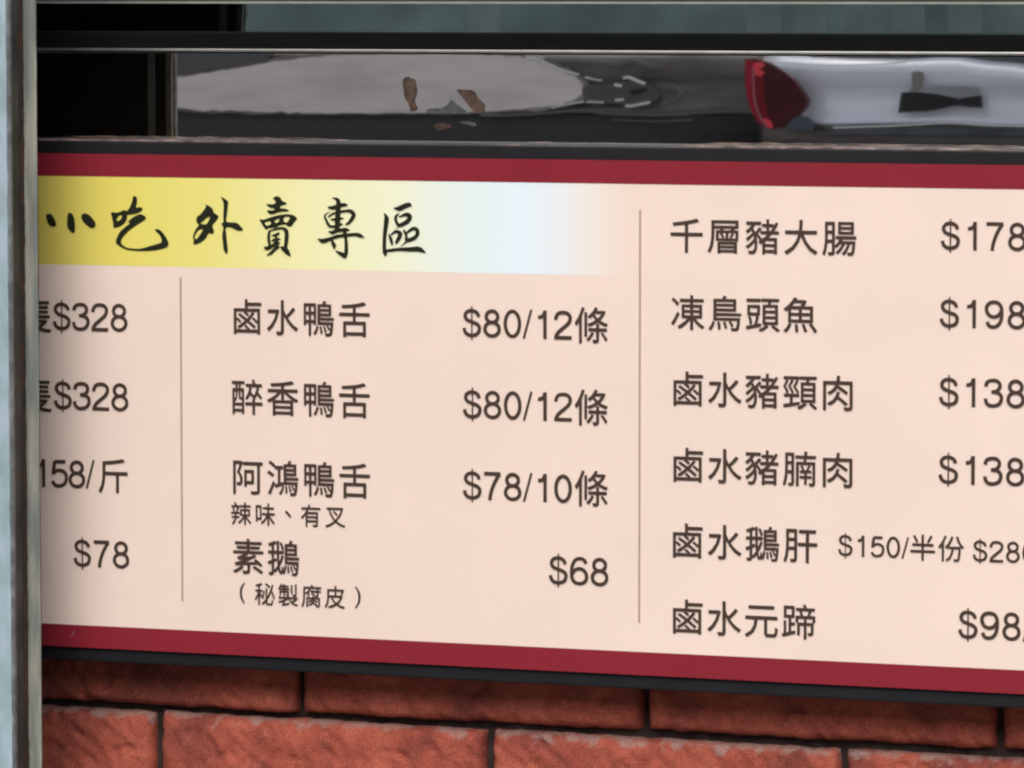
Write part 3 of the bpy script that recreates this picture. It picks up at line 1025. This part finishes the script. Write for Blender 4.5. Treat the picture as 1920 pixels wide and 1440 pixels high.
def car(name, label, x0, x1, yv, zbelt, zcrease, body_m, low_m, rear_left, hood):
    t = thing(name, label, 'car', ((x0 + x1) / 2, 2 * YM - yv - .85, -0.13))
    L = x1 - x0
    W = 1.72
    rings, rings2 = [], []
    N = 60
    for i in range(N + 1):
        u = i / N
        x = x0 + L * u
        end = min(u, 1 - u) * L
        inset = 0.10 * max(0, 1 - end / 0.28) ** 2 * 1.6
        zb = zbelt(x)
        zc = zcrease(x)
        side = [(inset + .075, zb + .004), (inset + .05, zb), (inset + .008, zb - .012), (inset + .002, zb - .03), (inset + .012, (zb + zc) / 2 + .02), (inset + .02, zc + .022), (inset + .004, zc + .008), (inset + .012, zc)]
        far_ = [(W - a, b) for a, b in side[::-1]]
        rings.append([(x, yv + a, b) for a, b in side + far_])
        low = [(inset + .012, zc - .0005), (inset + .012, zc - .04), (inset + .045, .62), (inset + .03, .45), (inset + .08, .2), (inset + .14, .06)]
        rings2.append([(x, yv + a, b) for a, b in low + [(W - a, b) for a, b in low[::-1]]])
    link('body', mesh_bm(flip_bm(loft(rings)), True), body_m, t)
    link('lower_body', mesh_bm(flip_bm(loft(rings2))), low_m, t)
    a0, a1 = (x0 + .12, x1 - hood) if rear_left else (x0 + hood, x1 - .12)
    cab = []
    zz = max(zbelt(a0), zbelt(a1)) - .02
    for u, zt in ((0, .02), (.12, .30), (.25, .42), (.75, .43), (.86, .34), (1, .02)):
        x = a0 + (a1 - a0) * u
        cab.append([(x, yv + .09, zz), (x, yv + .16, zz + zt * .7), (x, yv + .30, zz + zt), (x, yv + W - .30, zz + zt), (x, yv + W - .16, zz + zt * .7), (x, yv + W - .09, zz)])
    link('cabin', mesh_bm(flip_bm(loft(cab)), False), M['car_glass'], t)
    box('roof', a0 + (a1 - a0) * .27, a0 + (a1 - a0) * .74, 2 * YM - yv - W + .28, 2 * YM - yv - .28, zz + .415, zz + .45, body_m, t, bev=.015)
    for xx in (x0 + .75, x1 - .75):
        wheel(t, xx, yv - .005)
        wheel(t, xx, yv + W - .215)
    return t


YC = 9.0
sx0 = U(1391, 170, YC)[0]
wave = [(1391, 108), (1440, 109.5), (1500, 111), (1600, 114), (1660, 114), (1700, 111.5), (1735, 110), (1760, 113), (1800, 113), (1850, 121), (1890, 122), (1925, 131), (1990, 136)]
WV = [(U(a, b, YC)) for a, b in wave]


def sbelt(x):
    if x <= WV[0][0]:
        return WV[0][1]
    for (xa_, za), (xb_, zb_) in zip(WV, WV[1:]):
        if x <= xb_:
            q = (x - xa_) / (xb_ - xa_)
            return za + (zb_ - za) * q
    return WV[-1][1]


scr = U(1700, 236, YC)[1]
silver = car('silver_car', 'silver car with dark red tail light parked behind the viewer, mirrored in steel strip', sx0, sx0 + 4.3, YC, sbelt, lambda x: scr,
             M['silver'], M['car_dark'], True, 1.0)
YD = YC - 0.016
tl = decal('tail_light', [(1397, 112), (1412, 112), (1431, 116), (1447, 125), (1470, 137), (1488, 152), (1500, 168), (1511, 184), (1510, 198), (1498, 213), (1480, 224), (1470, 237), (1450, 240), (1436, 239),
                          (1420, 229), (1408, 210), (1401, 185), (1397, 155)], YD, M['lamp_red'], silver, th=.03)
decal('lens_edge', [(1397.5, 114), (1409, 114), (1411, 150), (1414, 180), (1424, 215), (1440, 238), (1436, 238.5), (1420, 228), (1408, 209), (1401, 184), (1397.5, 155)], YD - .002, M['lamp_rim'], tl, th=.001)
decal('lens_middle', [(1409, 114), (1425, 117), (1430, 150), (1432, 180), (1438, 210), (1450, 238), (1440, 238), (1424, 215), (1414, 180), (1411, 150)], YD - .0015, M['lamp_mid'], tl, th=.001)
decal('lens_highlight', [(1412, 119), (1427, 118), (1432, 125), (1422, 131), (1432, 138), (1424, 145), (1414, 141), (1409, 130)], YD - .004, M['lamp_bright'], tl, th=.001)  # bright plates painted as the hot spots of the lens
decal('lens_highlight', [(1426, 219), (1438, 221), (1447, 227), (1446, 233), (1449, 237), (1436, 239), (1427, 229)], YD - .004, M['lamp_bright'], tl, th=.001)
line('lens_glint_line', [(1410, 128), (1411.5, 150), (1412.5, 170), (1415, 190), (1420, 210), (1428, 226), (1436, 236)], 4, YD - .006, M['lamp_pink'], tl)  # pink line painted as a highlight along the lens
decal('lamp_side_shadow', [(1497, 214), (1512, 217), (1526, 230), (1524, 243), (1480, 243), (1474, 236), (1484, 222)], YD + .002, mat('shadow_blue_grey', (.07, .09, .11, 1), .5), silver)  # dark plate painted as the small shadow beside the lamp
h = decal('door_handle_recess', [(1682, 214), (1686, 173), (1700, 172), (1730, 173.5), (1760, 176), (1778, 180), (1800, 185), (1820, 181), (1840, 179), (1842, 204), (1820, 203), (1800, 200), (1785, 201), (1760, 208), (1735, 212), (1705, 212.5)], YD, M['recess'], silver, th=.004)
decal('door_handle', [(1706, 161), (1760, 158), (1810, 160), (1836, 164), (1838, 178), (1806, 180), (1796, 183), (1785, 180), (1760, 174.5), (1730, 172), (1704, 171.5)], YD - .006, mat('handle_grey', (.36, .37, .38, 1), .35, .2, var=.2, scale=6), h, th=.004)
decal('handle_edge', [(1709, 133), (1730, 134), (1732, 150), (1724, 168), (1711, 170), (1708, 150)], YD - .007, mat('tan_smudge', (.30, .28, .26, 1), .5, var=.25, scale=14), h, th=.003, sm=3)
line('crease_highlight', [(1430, 115), (1460, 119), (1500, 121), (1560, 122.5), (1610, 122), (1660, 119.5), (1700, 114)], 2.6, YD - .001, M['trim_highlight'], silver)  # white ribbon painted where the crease catches the sky
line('crease_highlight', [(1560, 238), (1640, 238.5), (1720, 236), (1790, 234), (1850, 235.5), (1930, 236)], 3.0, YD - .001, M['trim_highlight'], silver)  # lower crease, its bright edge painted likewise
decal('sill_trim', [(1520, 246), (1600, 243), (1760, 242), (1930, 243), (1930, 256), (1760, 257), (1600, 252), (1520, 250)], YD + .004, mat('slate_sill', (.10, .115, .13, 1), .5, var=.5, scale=12), silver)

YC2 = 9.25
gx1 = U(1386, 170, YC2)[0]
gtop = U(1100, 96, YC2)[1]
gcr = U(1100, 216, YC2)[1]
grey = car('grey_car', 'dark grey car with pale reflection painted on its side and bright headlamp trim, mirrored in steel strip', gx1 - 4.4, gx1, YC2, lambda x: gtop, lambda x: gcr,
           M['car_dark'], M['car_black'], True, 1.3)
YE = YC2 - 0.016
decal('fender_reflection', [(180, 172), (322, 147), (450, 126), (520, 115), (600, 107), (800, 104), (950, 105), (1005, 113), (1050, 128), (1085, 150), (1091, 168), (1083, 184), (1040, 200), (940, 208), (850, 212), (640, 212), (480, 209), (322, 204), (180, 202)], YE, M['car_reflection'], grey, th=.02, rag=3)  # pale plate stands in for the road mirrored in the fender
decal('nose_reflection', [(1000, 106), (1030, 116), (1065, 134), (1094, 155), (1098, 169), (1090, 186), (1050, 202), (990, 210), (985, 160)], YE + .002, mat('mid_warm_grey', (.40, .36, .33, 1), .5, var=.3, scale=9), grey, th=.012, rag=2)  # mid-tone step of the same painted reflection
decal('reflection_rim', [(180, 166), (322, 141), (450, 120), (520, 109), (600, 102), (800, 100), (960, 100), (1015, 110), (1062, 126), (1098, 149), (1103, 168), (1094, 188), (1045, 206), (940, 213), (850, 216), (640, 215), (480, 213), (322, 210), (180, 208)], YE + .004, M['brownish'], grey, th=.012, rag=3)  # darker rim round the painted reflection
decal('upper_panel', [(180, 90), (520, 90), (500, 113), (440, 121), (322, 141), (180, 165)], YE + .001, mat('mid_grey_panel', (.10, .105, .10, 1), .5), grey, th=.015)
hl = decal('headlamp', [(1096, 160), (1130, 158), (1180, 152), (1215, 158), (1236, 172), (1238, 186), (1222, 196), (1180, 197), (1120, 195), (1094, 185)], YE, mat('headlamp_glass', (.10, .095, .09, 1), .15), grey, sm=3)
for p, wd in (([(985, 107), (1012, 112), (1040, 125), (1065, 134), (1085, 139)], 3.8), ([(1096, 143), (1110, 147), (1127, 149)], 3), ([(1153, 158), (1168, 161)], 6),
              ([(1170, 145), (1180, 143), (1195, 150), (1212, 158)], 5.5), ([(1035, 204), (1060, 198), (1085, 193), (1094, 193)], 3.2), ([(1098, 192), (1132, 194)], 3),
              ([(1155, 190), (1172, 189)], 4.5), ([(1175, 200), (1185, 201), (1205, 197), (1222, 194)], 4.5)):
    line('lamp_trim', p, wd, YE - .003, M['trim_highlight'], hl)
decal('lamp_shade', [(1185, 170), (1214, 167), (1216, 172), (1196, 180), (1186, 178)], YE - .002, M['recess'], hl, sm=2)
mg = mat('grey_band', (.13, .13, .125, 1), .4)  # paler bands over the dark body
line('pale_band', [(900, 217), (1000, 216), (1040, 213), (1070, 209), (1100, 209), (1150, 215), (1250, 215), (1320, 212), (1388, 206)], 5, YE - .001, mg, grey)
line('pale_band', [(1010, 112), (1080, 113), (1160, 118), (1190, 112), (1215, 121), (1245, 126)], 6, YE - .001, mg, grey)
line('pale_band', [(1238, 160), (1262, 162), (1276, 176), (1262, 190), (1240, 196)], 5, YE - .001, mg, grey)
line('pale_band', [(1150, 227), (1240, 227), (1300, 224)], 2.5, YE - .001, mg, grey)
